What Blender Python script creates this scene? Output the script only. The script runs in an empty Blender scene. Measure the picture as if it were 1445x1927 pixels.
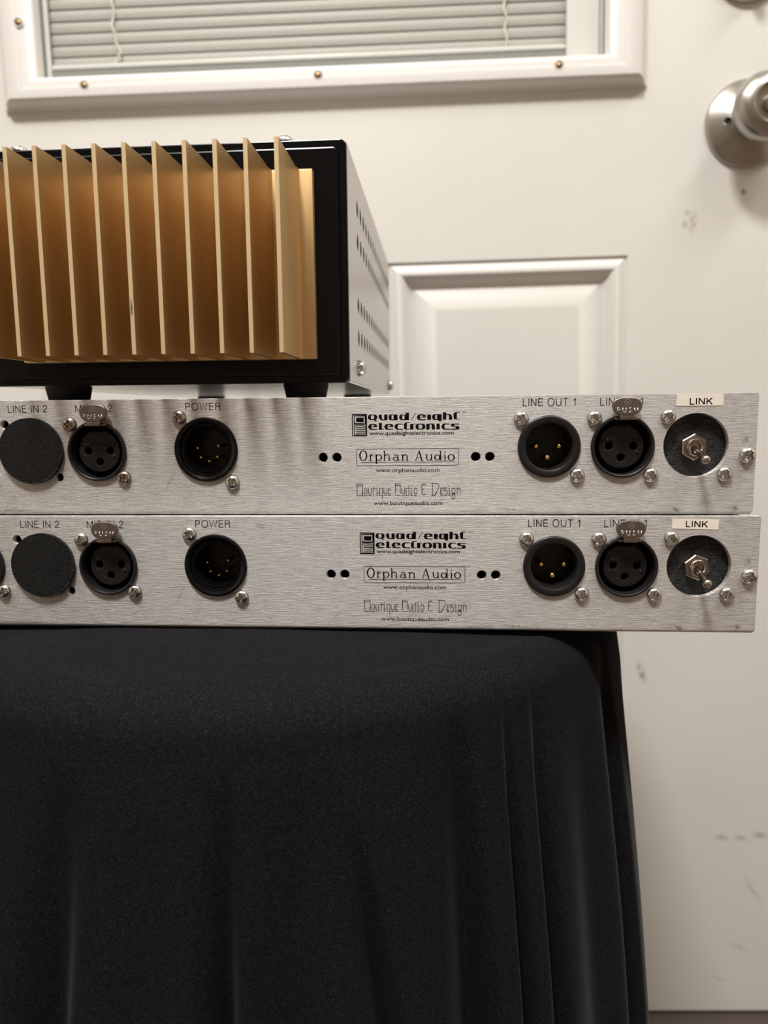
import bpy, bmesh, math, random
from mathutils import Vector, Matrix
random.seed(7)
MM = 0.001
sc = bpy.context.scene
COL = sc.collection
PI = math.pi

# ------------------------------------------------------------------ camera
def cam_axes(yaw, pitch, roll):
    f = Vector((-math.sin(yaw)*math.cos(pitch), math.cos(yaw)*math.cos(pitch), -math.sin(pitch)))
    r = Vector((math.cos(yaw), math.sin(yaw), 0)); u = r.cross(f)
    return r*math.cos(roll)+u*math.sin(roll), -r*math.sin(roll)+u*math.cos(roll), f
CR, CU, CF = cam_axes(math.radians(3.828), math.radians(7.679), math.radians(-0.526))
cd = bpy.data.cameras.new('camera'); cam = bpy.data.objects.new('camera', cd); COL.objects.link(cam)
cam.matrix_world = Matrix(((CR.x, CU.x, -CF.x, 28.2*MM), (CR.y, CU.y, -CF.y, -275.2*MM), (CR.z, CU.z, -CF.z, -5.9*MM), (0, 0, 0, 1)))
cd.sensor_fit = 'VERTICAL'; cd.sensor_height = 36; cd.lens = 1385.0/1927*36
cd.clip_start = 0.01; cd.clip_end = 50
cd.dof.use_dof = True; cd.dof.focus_distance = 0.276; cd.dof.aperture_fstop = 10.5
sc.camera = cam

# ------------------------------------------------------------------ world, lamps, exposure
w = bpy.data.worlds.new('world'); sc.world = w; w.use_nodes = True
w.node_tree.nodes['Background'].inputs[0].default_value = (1.0, 0.98, 0.95, 1)
w.node_tree.nodes['Background'].inputs[1].default_value = 0.05
def area(name, loc, target, sx, sy, power, col):
    l = bpy.data.lights.new(name, 'AREA'); l.shape = 'RECTANGLE'; l.size = sx; l.size_y = sy
    l.energy = power; l.color = col
    o = bpy.data.objects.new(name, l); COL.objects.link(o); o.location = loc
    o.rotation_euler = (Vector(target)-Vector(loc)).to_track_quat('-Z', 'Y').to_euler()
    return o
area('ceiling_lamp_right', (0.90, -0.50, 1.74), (0.75, -0.4, 0), 1.0, 0.28, 13.5, (1.0, 0.975, 0.935))
area('ceiling_lamp_over', (-0.26, -0.80, 1.74), (-0.2, -0.4, 0), 0.30, 0.26, 30, (1.0, 0.975, 0.935))
area('ceiling_lamp_left', (-0.9, -0.50, 1.74), (-0.85, -0.4, 0), 0.9, 0.35, 7, (1.0, 0.98, 0.945))
sc.view_settings.view_transform = 'Standard'; sc.view_settings.look = 'None'
sc.view_settings.gamma = 1; sc.view_settings.use_curve_mapping = False
sc.view_settings.exposure = 0.52

# ------------------------------------------------------------------ materials
def srgb(r, g, b):
    def f(c):
        c /= 255.0
        return c/12.92 if c <= 0.04045 else ((c+0.055)/1.055)**2.4
    return (f(r), f(g), f(b), 1)
class N:
    def __init__(s, name):
        s.m = bpy.data.materials.new(name); s.m.use_nodes = True; s.t = s.m.node_tree
        s.b = s.t.nodes['Principled BSDF']
    def n(s, typ, **kw):
        x = s.t.nodes.new(typ)
        for k, v in kw.items():
            if k.startswith('i_'):
                key = k[2:]; key = int(key) if key.isdigit() else key.replace('_', ' ')
                x.inputs[key].default_value = v
            else: setattr(x, k, v)
        return x
    def l(s, a, b): s.t.links.new(a, b)
    def set(s, **kw):
        for k, v in kw.items(): s.b.inputs[k.replace('_', ' ')].default_value = v
        return s
    def coords(s, scale=(1, 1, 1), kind='Object'):
        tc = s.n('ShaderNodeTexCoord'); mp = s.n('ShaderNodeMapping'); mp.inputs['Scale'].default_value = scale
        s.l(tc.outputs[kind], mp.inputs['Vector']); return mp.outputs[0]
    def noise(s, vec, scale, detail=3, rough=0.55):
        t = s.n('ShaderNodeTexNoise'); t.inputs['Scale'].default_value = scale; t.inputs['Detail'].default_value = detail
        t.inputs['Roughness'].default_value = rough; s.l(vec, t.inputs['Vector']); return t.outputs[0]
    def ramp(s, fac, stops):
        r = s.n('ShaderNodeValToRGB'); e = r.color_ramp.elements
        while len(e) < len(stops): e.new(0.5)
        for q, (p, c) in zip(e, stops):
            q.position = p; q.color = c if len(c) == 4 else (*c, 1)
        s.l(fac, r.inputs[0]); return r.outputs[0]
    def bump(s, h, strength, dist, normal=None):
        b = s.n('ShaderNodeBump'); b.inputs['Strength'].default_value = strength; b.inputs['Distance'].default_value = dist
        s.l(h, b.inputs['Height'])
        if normal is not None: s.l(normal, b.inputs['Normal'])
        return b.outputs[0]
    def math(s, op, a, b=None, clamp=False):
        x = s.n('ShaderNodeMath', operation=op, use_clamp=clamp)
        for i, v in enumerate((a, b)):
            if v is None: continue
            if isinstance(v, (int, float)): x.inputs[i].default_value = v
            else: s.l(v, x.inputs[i])
        return x.outputs[0]
    def mix(s, fac, a, b):
        x = s.n('ShaderNodeMix', data_type='RGBA')
        if isinstance(fac, (int, float)): x.inputs[0].default_value = fac
        else: s.l(fac, x.inputs[0])
        for i, v in ((6, a), (7, b)):
            if isinstance(v, tuple): x.inputs[i].default_value = v
            else: s.l(v, x.inputs[i])
        return x.outputs[2]
    def marks(s, spots, edge_scale, kind='Object'):
        """soft-edged blots: spots = (x, z, rx, rz, angle, strength) in metres; returns 0..1"""
        tc = s.n('ShaderNodeTexCoord'); total = None
        nz = s.noise(s.coords((1, 1, 1), kind), edge_scale, 4, 0.7)
        for (x, z, rx, rz, ang, st) in spots:
            mp = s.n('ShaderNodeMapping', vector_type='TEXTURE')
            mp.inputs['Location'].default_value = (x, 0, z); mp.inputs['Rotation'].default_value = (0, ang, 0)
            mp.inputs['Scale'].default_value = (rx, 1e3, rz)
            s.l(tc.outputs[kind], mp.inputs[0])
            ln = s.n('ShaderNodeVectorMath', operation='LENGTH'); s.l(mp.outputs[0], ln.inputs[0])
            a = s.math('SUBTRACT', 1.0, ln.outputs['Value'], True)
            a = s.math('MULTIPLY', a, s.math('MULTIPLY', s.math('SUBTRACT', nz, 0.38, True), 6.0*st), True)
            total = a if total is None else s.math('MAXIMUM', total, a)
        return total

def simple(name, col, rough=0.5, metal=0.0, bump=None, **kw):
    m = N(name); m.set(Base_Color=col, Roughness=rough, Metallic=metal, **kw)
    if bump:
        sc_, st, di = bump
        m.l(m.bump(m.noise(m.coords(), sc_, 4), st, di), m.b.inputs['Normal'])
    return m.m

def brushed(name, col, rough, streak=(14, 1, 900), aniso=0.6, spots=None, bstr=0.25, metal=1.0, cvar=0.12):
    m = N(name); m.set(Base_Color=col, Roughness=rough, Metallic=metal, Anisotropic=aniso, Anisotropic_Rotation=0.25)
    v = m.coords(streak); a = m.noise(v, 3.0, 5, 0.7)
    v2 = m.coords((streak[0]*4, streak[1]*4, streak[2]*2.2)); a2 = m.noise(v2, 3.0, 4, 0.7)
    s_ = m.math('ADD', m.math('MULTIPLY', a, 0.6), m.math('MULTIPLY', a2, 0.4))
    big = m.noise(m.coords(), 14.0, 3)
    lo = tuple(c*(1-cvar*1.6) for c in col[:3]) + (1,); hi = tuple(min(1, c*(1+cvar)) for c in col[:3]) + (1,)
    c = m.ramp(s_, [(0.36, lo), (0.62, hi)])
    if spots:
        c = m.mix(m.marks(spots, 900), c, (0.06, 0.05, 0.045, 1))
    m.l(c, m.b.inputs['Base Color'])
    mr = m.n('ShaderNodeMapRange'); m.l(m.math('ADD', m.math('MULTIPLY', a, 0.7), m.math('MULTIPLY', big, 0.3)), mr.inputs[0])
    mr.inputs[1].default_value = 0.3; mr.inputs[2].default_value = 0.7
    mr.inputs[3].default_value = rough-0.07; mr.inputs[4].default_value = rough+0.09
    m.l(mr.outputs[0], m.b.inputs['Roughness'])
    m.l(m.bump(s_, bstr, 0.0004), m.b.inputs['Normal'])
    if aniso:
        tg = m.n('ShaderNodeTangent', direction_type='UV_MAP'); m.l(tg.outputs[0], m.b.inputs['Tangent'])
    return m.m

M = {}
M['alu'] = brushed('brushed_aluminium', (0.62, 0.60, 0.585, 1), 0.46, streak=(48, 1, 800), bstr=0.85, aniso=0.9, cvar=0.24, spots=[
    (0.058, -0.0422, 0.008, 0.0007, 0.06, .45), (0.1175, -0.0422, 0.0018, 0.0011, 0.3, .9), (0.1385, -0.0418, 0.0016, 0.0014, 0, .9),
    (-0.072, -0.0305, 0.0006, 0.0055, 0.5, .35), (-0.137, -0.0425, .012, .0006, 0, .7), (0.0415, -0.0428, 0.006, 0.0004, 0, .6),
    (0.141, -0.017, 0.0014, 0.003, 0.4, .5), (-0.04, -0.0042, .0025, .0006, .2, .6), (-0.09, -0.038, 0.004, 0.0004, -0.3, .5)])
M['alu_case'] = brushed('satin_aluminium', (0.58, 0.56, 0.545, 1), 0.38, streak=(1, 14, 500), aniso=0.0, bstr=0.08, cvar=.05)
M['alu_under'] = brushed('mill_aluminium', (0.66, 0.64, 0.61, 1), 0.16, streak=(300, 9, 300), aniso=0.0, bstr=0.12, cvar=.05)
M['gold'] = brushed('gold_anodised', (0.66, 0.455, 0.22, 1), 0.44, streak=(420, 300, 5), aniso=0.0, bstr=0.1, metal=0.85, cvar=0.07)
M['gold_cut'] = simple('gold_anodised_edge', (0.80, 0.63, 0.37, 1), 0.5, 0.6, (1800, .15, .0003))
M['black_metal'] = simple('satin_black_paint', (0.0025, 0.0025, 0.003, 1), 0.24, 0, (900, .06, .0002), Specular_IOR_Level=0.22)
M['black_plastic'] = simple('black_plastic', (0.012, 0.011, 0.0115, 1), 0.36, 0, (2500, .08, .0001), Specular_IOR_Level=0.35)
M['black_gloss'] = simple('glossy_black_plastic', (0.003, 0.003, 0.0035, 1), 0.22, Specular_IOR_Level=0.3)
M['void'] = simple('dark_interior', (0.002, 0.002, 0.002, 1), 0.9, Specular_IOR_Level=0.05)
M['rubber'] = simple('black_rubber', (0.009, 0.008, 0.008, 1), 0.7, 0, (1500, .1, .0002), Specular_IOR_Level=0.25)
M['zinc'] = simple('zinc_plated_steel', (0.62, 0.62, 0.60, 1), 0.22, 1.0, (1400, .12, .0002))
M['nickel'] = simple('nickel_plate', (0.44, 0.385, 0.34, 1), 0.27, 1.0, (1600, .1, .0002))
M['tab_metal'] = simple('cast_nickel', (0.27, 0.23, 0.205, 1), 0.36, 1.0, (2200, .15, .0002))
M['tab_text'] = simple('cast_nickel_highlight', (0.62, 0.58, 0.54, 1), 0.3, 1.0)
M['pin'] = simple('gold_contact', (0.85, 0.60, 0.18, 1), 0.2, 1.0)
M['ink'] = simple('black_print', (0.003, 0.0025, 0.004, 1), 0.55, Specular_IOR_Level=0.1)
M['ink_grey'] = simple('violet_black_print', (0.010, 0.006, 0.012, 1), 0.55, Specular_IOR_Level=0.1)
M['label'] = simple('label_tape', (0.86, 0.79, 0.70, 1), 0.45)
M['brass'] = simple('brass_screw', (0.42, 0.27, 0.13, 1), 0.4, 1.0)
M['satin_nickel'] = simple('satin_nickel', (0.43, 0.405, 0.37, 1), 0.30, 1.0)
M['slat'] = simple('blind_slat', (0.47, 0.455, 0.42, 1), 0.5)
M['cord'] = simple('blind_cord', (0.80, 0.77, 0.70, 1), 0.7)
M['vinyl'] = simple('window_vinyl', (0.82, 0.81, 0.78, 1), 0.35)
M['gasket'] = simple('grey_gasket', (0.30, 0.31, 0.295, 1), 0.6)
M['wall'] = simple('wall_paint', (0.62, 0.56, 0.48, 1), 0.8, 0, (60, .1, .002))
M['ceiling'] = simple('ceiling_paint', (0.75, 0.71, 0.65, 1), 0.85, 0, (90, .2, .002))
M['threshold'] = simple('dark_bronze_threshold', (0.085, 0.065, 0.055, 1), 0.45, 0.3, (300, .2, .001))
# floor
m = N('brown_floor'); m.set(Roughness=0.5)
m.l(m.ramp(m.noise(m.coords((1, 8, 1)), 6, 5), [(0.3, (0.10, 0.065, 0.045)), (0.7, (0.17, 0.115, 0.08))]), m.b.inputs['Base Color']); M['floor'] = m.m
M['wall_dark'] = simple('dark_unseen_wall', (0.25, 0.20, 0.16, 1), 0.6, 0, (40, .2, .003))  # unseen wall, its dark brown invented to dim reflections in black and metal
# leatherette: fine horizontal wrinkles
def leather(name, sx, sz, st, spec):
    m = N(name); m.set(Base_Color=(0.006, 0.006, 0.0065, 1), Roughness=0.34, Specular_IOR_Level=spec)
    v = m.coords((sx, 1, sz)); nz = m.n('ShaderNodeTexNoise'); nz.inputs['Scale'].default_value = 1.0; nz.inputs['Detail'].default_value = 3
    nz.inputs['Distortion'].default_value = 1.2; m.l(v, nz.inputs['Vector'])
    r = m.ramp(nz.outputs[0], [(0.40, (0, 0, 0)), (0.50, (1, 1, 1)), (0.62, (0.25, 0.25, 0.25))])
    m.l(m.bump(r, st, 0.003), m.b.inputs['Normal']); return m.m
M['leather'] = leather('wrinkled_leatherette', 430, 1150, 1.0, .8)
M['grain'] = leather('grained_black_vinyl', 800, 1500, 1.0, .28)
# door paint with the scuffs the door carries and a dark dot painted for the shade in a small hole (object space of the door: x across, z up)
m = N('door_paint'); m.set(Roughness=0.42)
sp = [(0.1535, 0.2485, 0.004, 0.004, 0, .5), (0.151, 0.239, 0.004, 0.005, .2, .5), (0.158, 0.240, 0.005, 0.013, .15, .55), (0.1995, 0.2635, 0.0032, 0.003, 0, 2.2),
      (0.122, -0.150, 0.004, 0.012, -.3, 1.0), (0.1195, -0.143, 0.003, 0.007, -.3, .8),
      (0.197, -0.3085, 0.008, 0.0035, 0.05, .9), (0.2155, -0.309, 0.009, 0.003, 0.3, .7), (0.233, -0.3065, 0.010, 0.004, 0.05, .9),
      (0.228, -0.362, 0.004, 0.022, -.55, .35), (0.216, -0.418, 0.013, 0.003, .45, .45), (0.199, -0.451, 0.012, 0.002, .4, .35), (0.06, -0.215, .03, .012, .2, .12)]
base = m.ramp(m.noise(m.coords(), 5.0, 4), [(0.3, (0.655, 0.638, 0.60)), (0.7, (0.70, 0.684, 0.648))])
m.l(m.mix(m.marks(sp, 260), base, (0.20, 0.17, 0.15, 1)), m.b.inputs['Base Color'])
m.l(m.bump(m.noise(m.coords(), 900, 2), .08, .0004), m.b.inputs['Normal']); M['door'] = m.m
M['frame'] = simple('lite_frame_paint', (0.68, 0.66, 0.63, 1), 0.38, 0, (500, .05, .0005))
# black cloth
m = N('black_jersey'); m.set(Roughness=0.8, Specular_IOR_Level=0.0)
m.b.inputs['Sheen Weight'].default_value = 0.06; m.b.inputs['Sheen Roughness'].default_value = 0.3
m.l(m.ramp(m.noise(m.coords(), 2600, 2, .8), [(0.32, (0.0048, 0.0048, 0.0053)), (0.52, (0.0094, 0.0095, 0.0104)), (0.76, (0.038, 0.0385, 0.041))]), m.b.inputs['Base Color'])
M['cloth'] = m.m
# window glass: clear with a mirror film given by its own Fresnel reflection
m = N('window_glass'); m.t.nodes.remove(m.b)
tr = m.n('ShaderNodeBsdfTransparent'); tr.inputs[0].default_value = (0.975, 0.978, 0.97, 1); gl = m.n('ShaderNodeBsdfGlossy'); gl.inputs['Roughness'].default_value = 0.03
lw = m.n('ShaderNodeLayerWeight'); lw.inputs['Blend'].default_value = 0.5
fr = m.math('ADD', m.math('MULTIPLY', m.math('POWER', lw.outputs['Facing'], 5.0), 0.9), 0.045)
mx = m.n('ShaderNodeMixShader')
m.l(fr, mx.inputs[0]); m.l(tr.outputs[0], mx.inputs[1]); m.l(gl.outputs[0], mx.inputs[2])
m.l(mx.outputs[0], m.t.nodes['Material Output'].inputs[0]); M['glass'] = m.m

# ------------------------------------------------------------------ mesh helpers (all input in millimetres)
def finish(me, mat, smooth=False, uv=False):
    me.transform(Matrix.Scale(MM, 4))
    mats = mat if isinstance(mat, (list, tuple)) else [mat]
    for q in mats: me.materials.append(M[q])
    if smooth:
        for p in me.polygons: p.use_smooth = True
        me.set_sharp_from_angle(angle=math.radians(smooth if smooth is not True else 40))
    if uv:
        l = me.uv_layers.new(name='UVMap')
        for lp in me.loops:
            c = me.vertices[lp.vertex_index].co; l.data[lp.index].uv = (c.x*10, c.z*10)
    return me
def bm_mesh(bm, name, mat, smooth=False, uv=False):
    bmesh.ops.recalc_face_normals(bm, faces=bm.faces)
    me = bpy.data.meshes.new(name); bm.to_mesh(me); bm.free(); return finish(me, mat, smooth, uv)
def link(name, me, parent=None, loc=(0, 0, 0), rot=(0, 0, 0), label=None):
    o = bpy.data.objects.new(name, me); COL.objects.link(o)
    o.location = Vector(loc)*MM; o.rotation_euler = rot
    if parent is not None: o.parent = parent
    if label: o['label'] = label
    return o
def box(bm, x0, x1, y0, y1, z0, z1, bev=0, seg=2):
    r = bmesh.ops.create_cube(bm, size=1); vs = r['verts']
    for v in vs:
        v.co = Vector((x0+(v.co.x+.5)*(x1-x0), y0+(v.co.y+.5)*(y1-y0), z0+(v.co.z+.5)*(z1-z0)))
    if bev:
        es = list({e for v in vs for e in v.link_edges})
        bmesh.ops.bevel(bm, geom=es, offset=bev, segments=seg, profile=.5, affect='EDGES')
def boxmesh(name, mat, *a, **k):
    bm = bmesh.new(); box(bm, *a, **k); return bm_mesh(bm, name, mat, smooth=30 if k.get('bev') else False)
def lathe(bm, prof, n=48, c=(0, 0, 0), axis='y', cap0=False, cap1=False):
    """prof = (radius, height) with height growing towards -y (axis 'y'), +z (axis 'z') or +x (axis 'x')"""
    rings = []
    for (r, h) in prof:
        ring = []
        if r <= 1e-6:
            p = {'y': (0, -h, 0), 'z': (0, 0, h), 'x': (h, 0, 0)}[axis]
            ring = [bm.verts.new(Vector(p)+Vector(c))]
        else:
            for i in range(n):
                a = 2*PI*i/n; u, v = r*math.cos(a), r*math.sin(a)
                p = {'y': (u, -h, v), 'z': (u, v, h), 'x': (h, u, v)}[axis]
                ring.append(bm.verts.new(Vector(p)+Vector(c)))
        rings.append(ring)
    for A, B in zip(rings, rings[1:]):
        if len(A) == 1 and len(B) == 1: continue
        for i in range(n):
            j = (i+1) % n
            if len(A) == 1: bm.faces.new((A[0], B[i], B[j]))
            elif len(B) == 1: bm.faces.new((A[i], A[j], B[0]))
            else: bm.faces.new((A[i], A[j], B[j], B[i]))
    if cap0 and len(rings[0]) > 1: bm.faces.new(rings[0])
    if cap1 and len(rings[-1]) > 1: bm.faces.new(rings[-1])
def lathemesh(name, mat, prof, n=48, smooth=35, **k):
    bm = bmesh.new(); lathe(bm, prof, n, **k); return bm_mesh(bm, name, mat, smooth)
def circle(cx, cy, r, n=40): return [(cx+r*math.cos(2*PI*i/n), cy+r*math.sin(2*PI*i/n)) for i in range(n)]
def plate(outer, holes, thick, bev=0.15):
    """flat sheet in x/z with real holes, front face at y=0, back at y=thick"""
    cu = bpy.data.curves.new('tmp', 'CURVE'); cu.dimensions = '2D'; cu.fill_mode = 'BOTH'
    for loop in [outer]+holes:
        s = cu.splines.new('POLY'); s.points.add(len(loop)-1); s.use_cyclic_u = True
        for p, (x, y) in zip(s.points, loop): p.co = (x, y, 0, 1)
    cu.extrude = thick/2-bev; cu.bevel_depth = bev; cu.bevel_resolution = 1; cu.offset = -bev
    o = bpy.data.objects.new('tmp', cu); me = bpy.data.meshes.new_from_object(o)
    bpy.data.objects.remove(o); bpy.data.curves.remove(cu)
    me.transform(Matrix.Translation((0, thick/2, 0)) @ Matrix.Rotation(PI/2, 4, 'X')); me.materials.clear()
    return me
def text_mesh(s, x0, x1, z0, ztop, weight=0.0, y=-0.02, thick=0.02):
    """flat lettering in the x/z plane fitted between x0..x1, baseline z0, tallest letter up to ztop"""
    cu = bpy.data.curves.new('tmp', 'FONT'); cu.body = s; cu.size = 10; cu.offset = weight; cu.resolution_u = 3
    o = bpy.data.objects.new('tmp', cu); me = bpy.data.meshes.new_from_object(o)
    bpy.data.objects.remove(o); bpy.data.curves.remove(cu)
    xs = [v.co.x for v in me.vertices]; ys = [v.co.y for v in me.vertices]
    kx = (x1-x0)/(max(xs)-min(xs)); kz = (ztop-z0)/max(ys); mx = min(xs)
    for v in me.vertices: v.co = Vector((x0+(v.co.x-mx)*kx, y, z0+v.co.y*kz))
    me.materials.clear()
    bm = bmesh.new(); bm.from_mesh(me)
    for f in bm.faces:
        if f.normal.y > 0: f.normal_flip()
    if thick:
        r = bmesh.ops.extrude_face_region(bm, geom=list(bm.faces))
        for v in r['geom']:
            if isinstance(v, bmesh.types.BMVert): v.co.y -= thick
    bm.to_mesh(me); bm.free(); return me

# pen strokes with an elliptical nib: a = half width of upright strokes, b = half width of level strokes
class Pen:
    def __init__(s, fn): s.bm = bmesh.new(); s.fn = fn
    def poly(s, pts):
        vs = [s.bm.verts.new(s.fn(*p)) for p in pts]
        try: s.bm.faces.new(vs)
        except ValueError: pass
    def box(s, x0, y0, x1, y1): s.poly([(x0, y0), (x1, y0), (x1, y1), (x0, y1)])
    def line(s, pts, a, b=None, closed=False):
        b = a if b is None else b; n = len(pts); L = []; R = []
        for i in range(n):
            if closed: p, q = pts[i-1], pts[(i+1) % n]
            else: p, q = pts[max(0, i-1)], pts[min(n-1, i+1)]
            dx, dy = q[0]-p[0], q[1]-p[1]; d = math.hypot(dx, dy) or 1; nx, ny = -dy/d, dx/d
            k = 1.0
            if (closed or 0 < i < n-1):
                e = pts[(i+1) % n]; c = pts[i]; d1 = math.hypot(e[0]-c[0], e[1]-c[1]) or 1
                m_ = abs((e[0]-c[0])/d1*(-ny)+(e[1]-c[1])/d1*nx)
                m_ = abs(-(e[1]-c[1])/d1*nx+(e[0]-c[0])/d1*ny); k = min(1.6, 1/max(m_, .4))
            h = math.sqrt((a*nx)**2+(b*ny)**2)*k
            L.append((pts[i][0]+nx*h, pts[i][1]+ny*h)); R.append((pts[i][0]-nx*h, pts[i][1]-ny*h))
        for i in range(n if closed else n-1):
            j = (i+1) % n; s.poly([L[i], L[j], R[j], R[i]])
    def ring(s, cx, cy, rx, ry, a, b, p=2.4, a0=0, a1=360, n=32):
        pts = []
        full = abs(a1-a0) >= 360
        for i in range(n if full else n+1):
            t = math.radians(a0+(a1-a0)*i/n); c, q = math.cos(t), math.sin(t)
            pts.append((cx+rx*math.copysign(abs(c)**(2/p), c), cy-ry*math.copysign(abs(q)**(2/p), q)))
        s.line(pts, a, b, closed=full)
    def mesh(s, name, mat):
        for f in s.bm.faces:
            f.normal_update()
            if f.normal.y > 0: f.normal_flip()
        me = bpy.data.meshes.new(name); s.bm.to_mesh(me); s.bm.free(); return finish(me, mat)

def thing(name, label, cat, loc=(0, 0, 0), rotz=0, group=None):
    o = bpy.data.objects.new(name, None); COL.objects.link(o); o.location = Vector(loc)*MM
    o.rotation_euler = (0, 0, rotz); o['label'] = label; o['category'] = cat; o.empty_display_size = .02
    if group: o['group'] = group
    return o

# ------------------------------------------------------------------ room frame (door plane); a = across, d = depth into the wall, b = up
def Rm(a, b, g):
    return (Matrix.Rotation(a, 4, 'Z') @ Matrix.Rotation(b, 4, 'X') @ Matrix.Rotation(g, 4, 'Y'))
ROOM = Matrix.Translation(Vector((91.69, 374.55, -93.48))*MM) @ Rm(math.radians(2.15), math.radians(-.7), math.radians(-1.0))
def room_obj(name, me, label=None):
    o = bpy.data.objects.new(name, me); COL.objects.link(o); o.matrix_world = ROOM; o['kind'] = 'structure'
    if label: o['label'] = label
    return o
FLOOR = -500; CEIL = 1880; DL, DR, DB, DT = -565, 262, -484, 1548
WL, WR, WF = -1900, 1500, -2700
def rb(name, mat, *boxes, label=None):
    bm = bmesh.new()
    for b_ in boxes: box(bm, *b_)
    return room_obj(name, bm_mesh(bm, name, mat), label)
rb('floor', 'floor', (WL, WR, WF, 60, FLOOR-20, FLOOR), label='brown floor below the white door')
rb('ceiling', 'ceiling', (WL, WR, WF, 60, CEIL, CEIL+20))
rb('wall_back', 'wall', (WL, DL-24, 6, 60, FLOOR, CEIL), (DR+24, WR, 6, 60, FLOOR, CEIL), (DL-24, DR+24, 6, 60, DT+24, CEIL))
rb('wall_left', 'wall', (WL-20, WL, WF, 60, FLOOR, CEIL))
rb('wall_right', 'wall', (WR, WR+20, WF, 60, FLOOR, CEIL))
rb('wall_front', 'wall_dark', (WL, WR, WF-20, WF, FLOOR, CEIL))
# casing round the door and the threshold below it
bm = bmesh.new()
box(bm, DL-80, DL-3, -12, 6, FLOOR, DT+80, 3); box(bm, DR+3, DR+80, -12, 6, FLOOR, DT+80, 3); box(bm, DL-3, DR+3, -12, 6, DT+3, DT+80, 3)
box(bm, DL-24, DL-3, 6, 60, FLOOR, DT+24); box(bm, DR+3, DR+24, 6, 60, FLOOR, DT+24); box(bm, DL-24, DR+24, 6, 60, DT+3, DT+24)
room_obj('trim_1', bm_mesh(bm, 'trim', 'frame'), 'white casing round the door')
bm = bmesh.new(); box(bm, DL-3, DR+3, -16, 58, FLOOR, DB-3, 2); room_obj('trim_2', bm_mesh(bm, 'trim', 'threshold', 30), 'dark brown threshold under the white door')

# ------------------------------------------------------------------ door slab with embossed panels and lite opening
def rect_loop(bm, x0, x1, z0, z1, y): return [bm.verts.new(p) for p in ((x0, y, z0), (x1, y, z0), (x1, y, z1), (x0, y, z1))]
def nested(bm, x0, x1, z0, z1, prof, fill=True, kz=1):
    loops = [rect_loop(bm, x0+t, x1-t, z0+t*kz, z1-t*kz, -h) for (t, h) in prof]
    for A, B in zip(loops, loops[1:]):
        for i in range(4):
            j = (i+1) % 4; bm.faces.new((A[i], A[j], B[j], B[i]))
    if fill: bm.faces.new(loops[-1])
    return loops
panels = [(-98, 104.5, -352, 215.7), (-404.5, -202, -352, 215.7)]
LO = (-392, 95, 362, 1446)          # lite cut-out
me = plate([(DL, DB), (DR, DB), (DR, DT), (DL, DT)], [[(p[0], p[2]), (p[1], p[2]), (p[1], p[3]), (p[0], p[3])] for p in panels] +
           [[(LO[0], LO[2]), (LO[1], LO[2]), (LO[1], LO[3]), (LO[0], LO[3])]], 1.0, 0.05)
bm = bmesh.new(); bm.from_mesh(me)
prof = [(0, 0), (0.5, -1.6), (1.6, -2.2), (3.0, -1.6), (6, 0.2), (9, 1.3), (11, 1.2), (13, 0), (15.5, -3.2), (17.5, -5.2), (19.5, -6.6), (22, -6.9), (38.5, -1.2), (39.5, -0.9), (41.5, -0.9)]
for p in panels: nested(bm, *p, prof)
for (x0, x1, z0, z1) in ((DL, DR, DB, DT),):      # edges and back
    F = rect_loop(bm, x0, x1, z0, z1, 0.9); B = rect_loop(bm, x0, x1, z0, z1, 44)
    for i in range(4): bm.faces.new((F[i], F[(i+1) % 4], B[(i+1) % 4], B[i]))
    bm.faces.new(B)
door = room_obj('door_1', bm_mesh(bm, 'door', 'door', 25), 'white panel door with glazed blind window and knob')
def dpart(name, me, loc=(0, 0, 0), label=None, parent=None):
    return link(name, me, parent or door, loc, (0, 0, 0), label)
# the glazed light of the door
win = room_obj('window_1', boxmesh('backing', 'vinyl', LO[0]+1, LO[1]-1, 30, 32, LO[2]+1, LO[3]-1), 'window with closed blinds set in the upper half of the white door')
fx = [(0, 0), (0, 2.6), (0.8, 3.3), (2.2, 3.6), (2.6, 4.6), (4.0, 8.0), (6.0, 10.4), (8.5, 11.8), (12, 12.2), (19, 11.6), (20, 10.9), (25, 10.5), (29, 9.6), (32, 7.5), (33.2, 5), (33.2, -6)]
bm = bmesh.new(); nested(bm, -415.6, 117.2, 348.5, 1462, fx, fill=False, kz=.72)
dpart('frame', bm_mesh(bm, 'frame', 'frame', 28), parent=win)
bm = bmesh.new(); nested(bm, -382.6, 84.2, 372, 1438, [(0, -2.6), (.3, -2.6), (.3, -5), (1.2, -5), (1.2, -3.0), (1.6, -3.0)], fill=False)
dpart('gasket', bm_mesh(bm, 'gasket', 'gasket'), parent=win, label='dark grey gasket line')
bm = bmesh.new()                                     # spacer rails inside the glazing unit
box(bm, -384, -378, 6.1, 9, 371, 1438); box(bm, 54, 80.5, 6.1, 9, 371, 1438); box(bm, 81.5, 84.5, 6.1, 9, 371, 1438)
dpart('spacer_rail', bm_mesh(bm, 'spacer', 'vinyl'), parent=win)
dpart('glass_pane', boxmesh('glass', 'glass', -383, 84.4, 4.0, 6.0, 371, 1439), parent=win)
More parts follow.
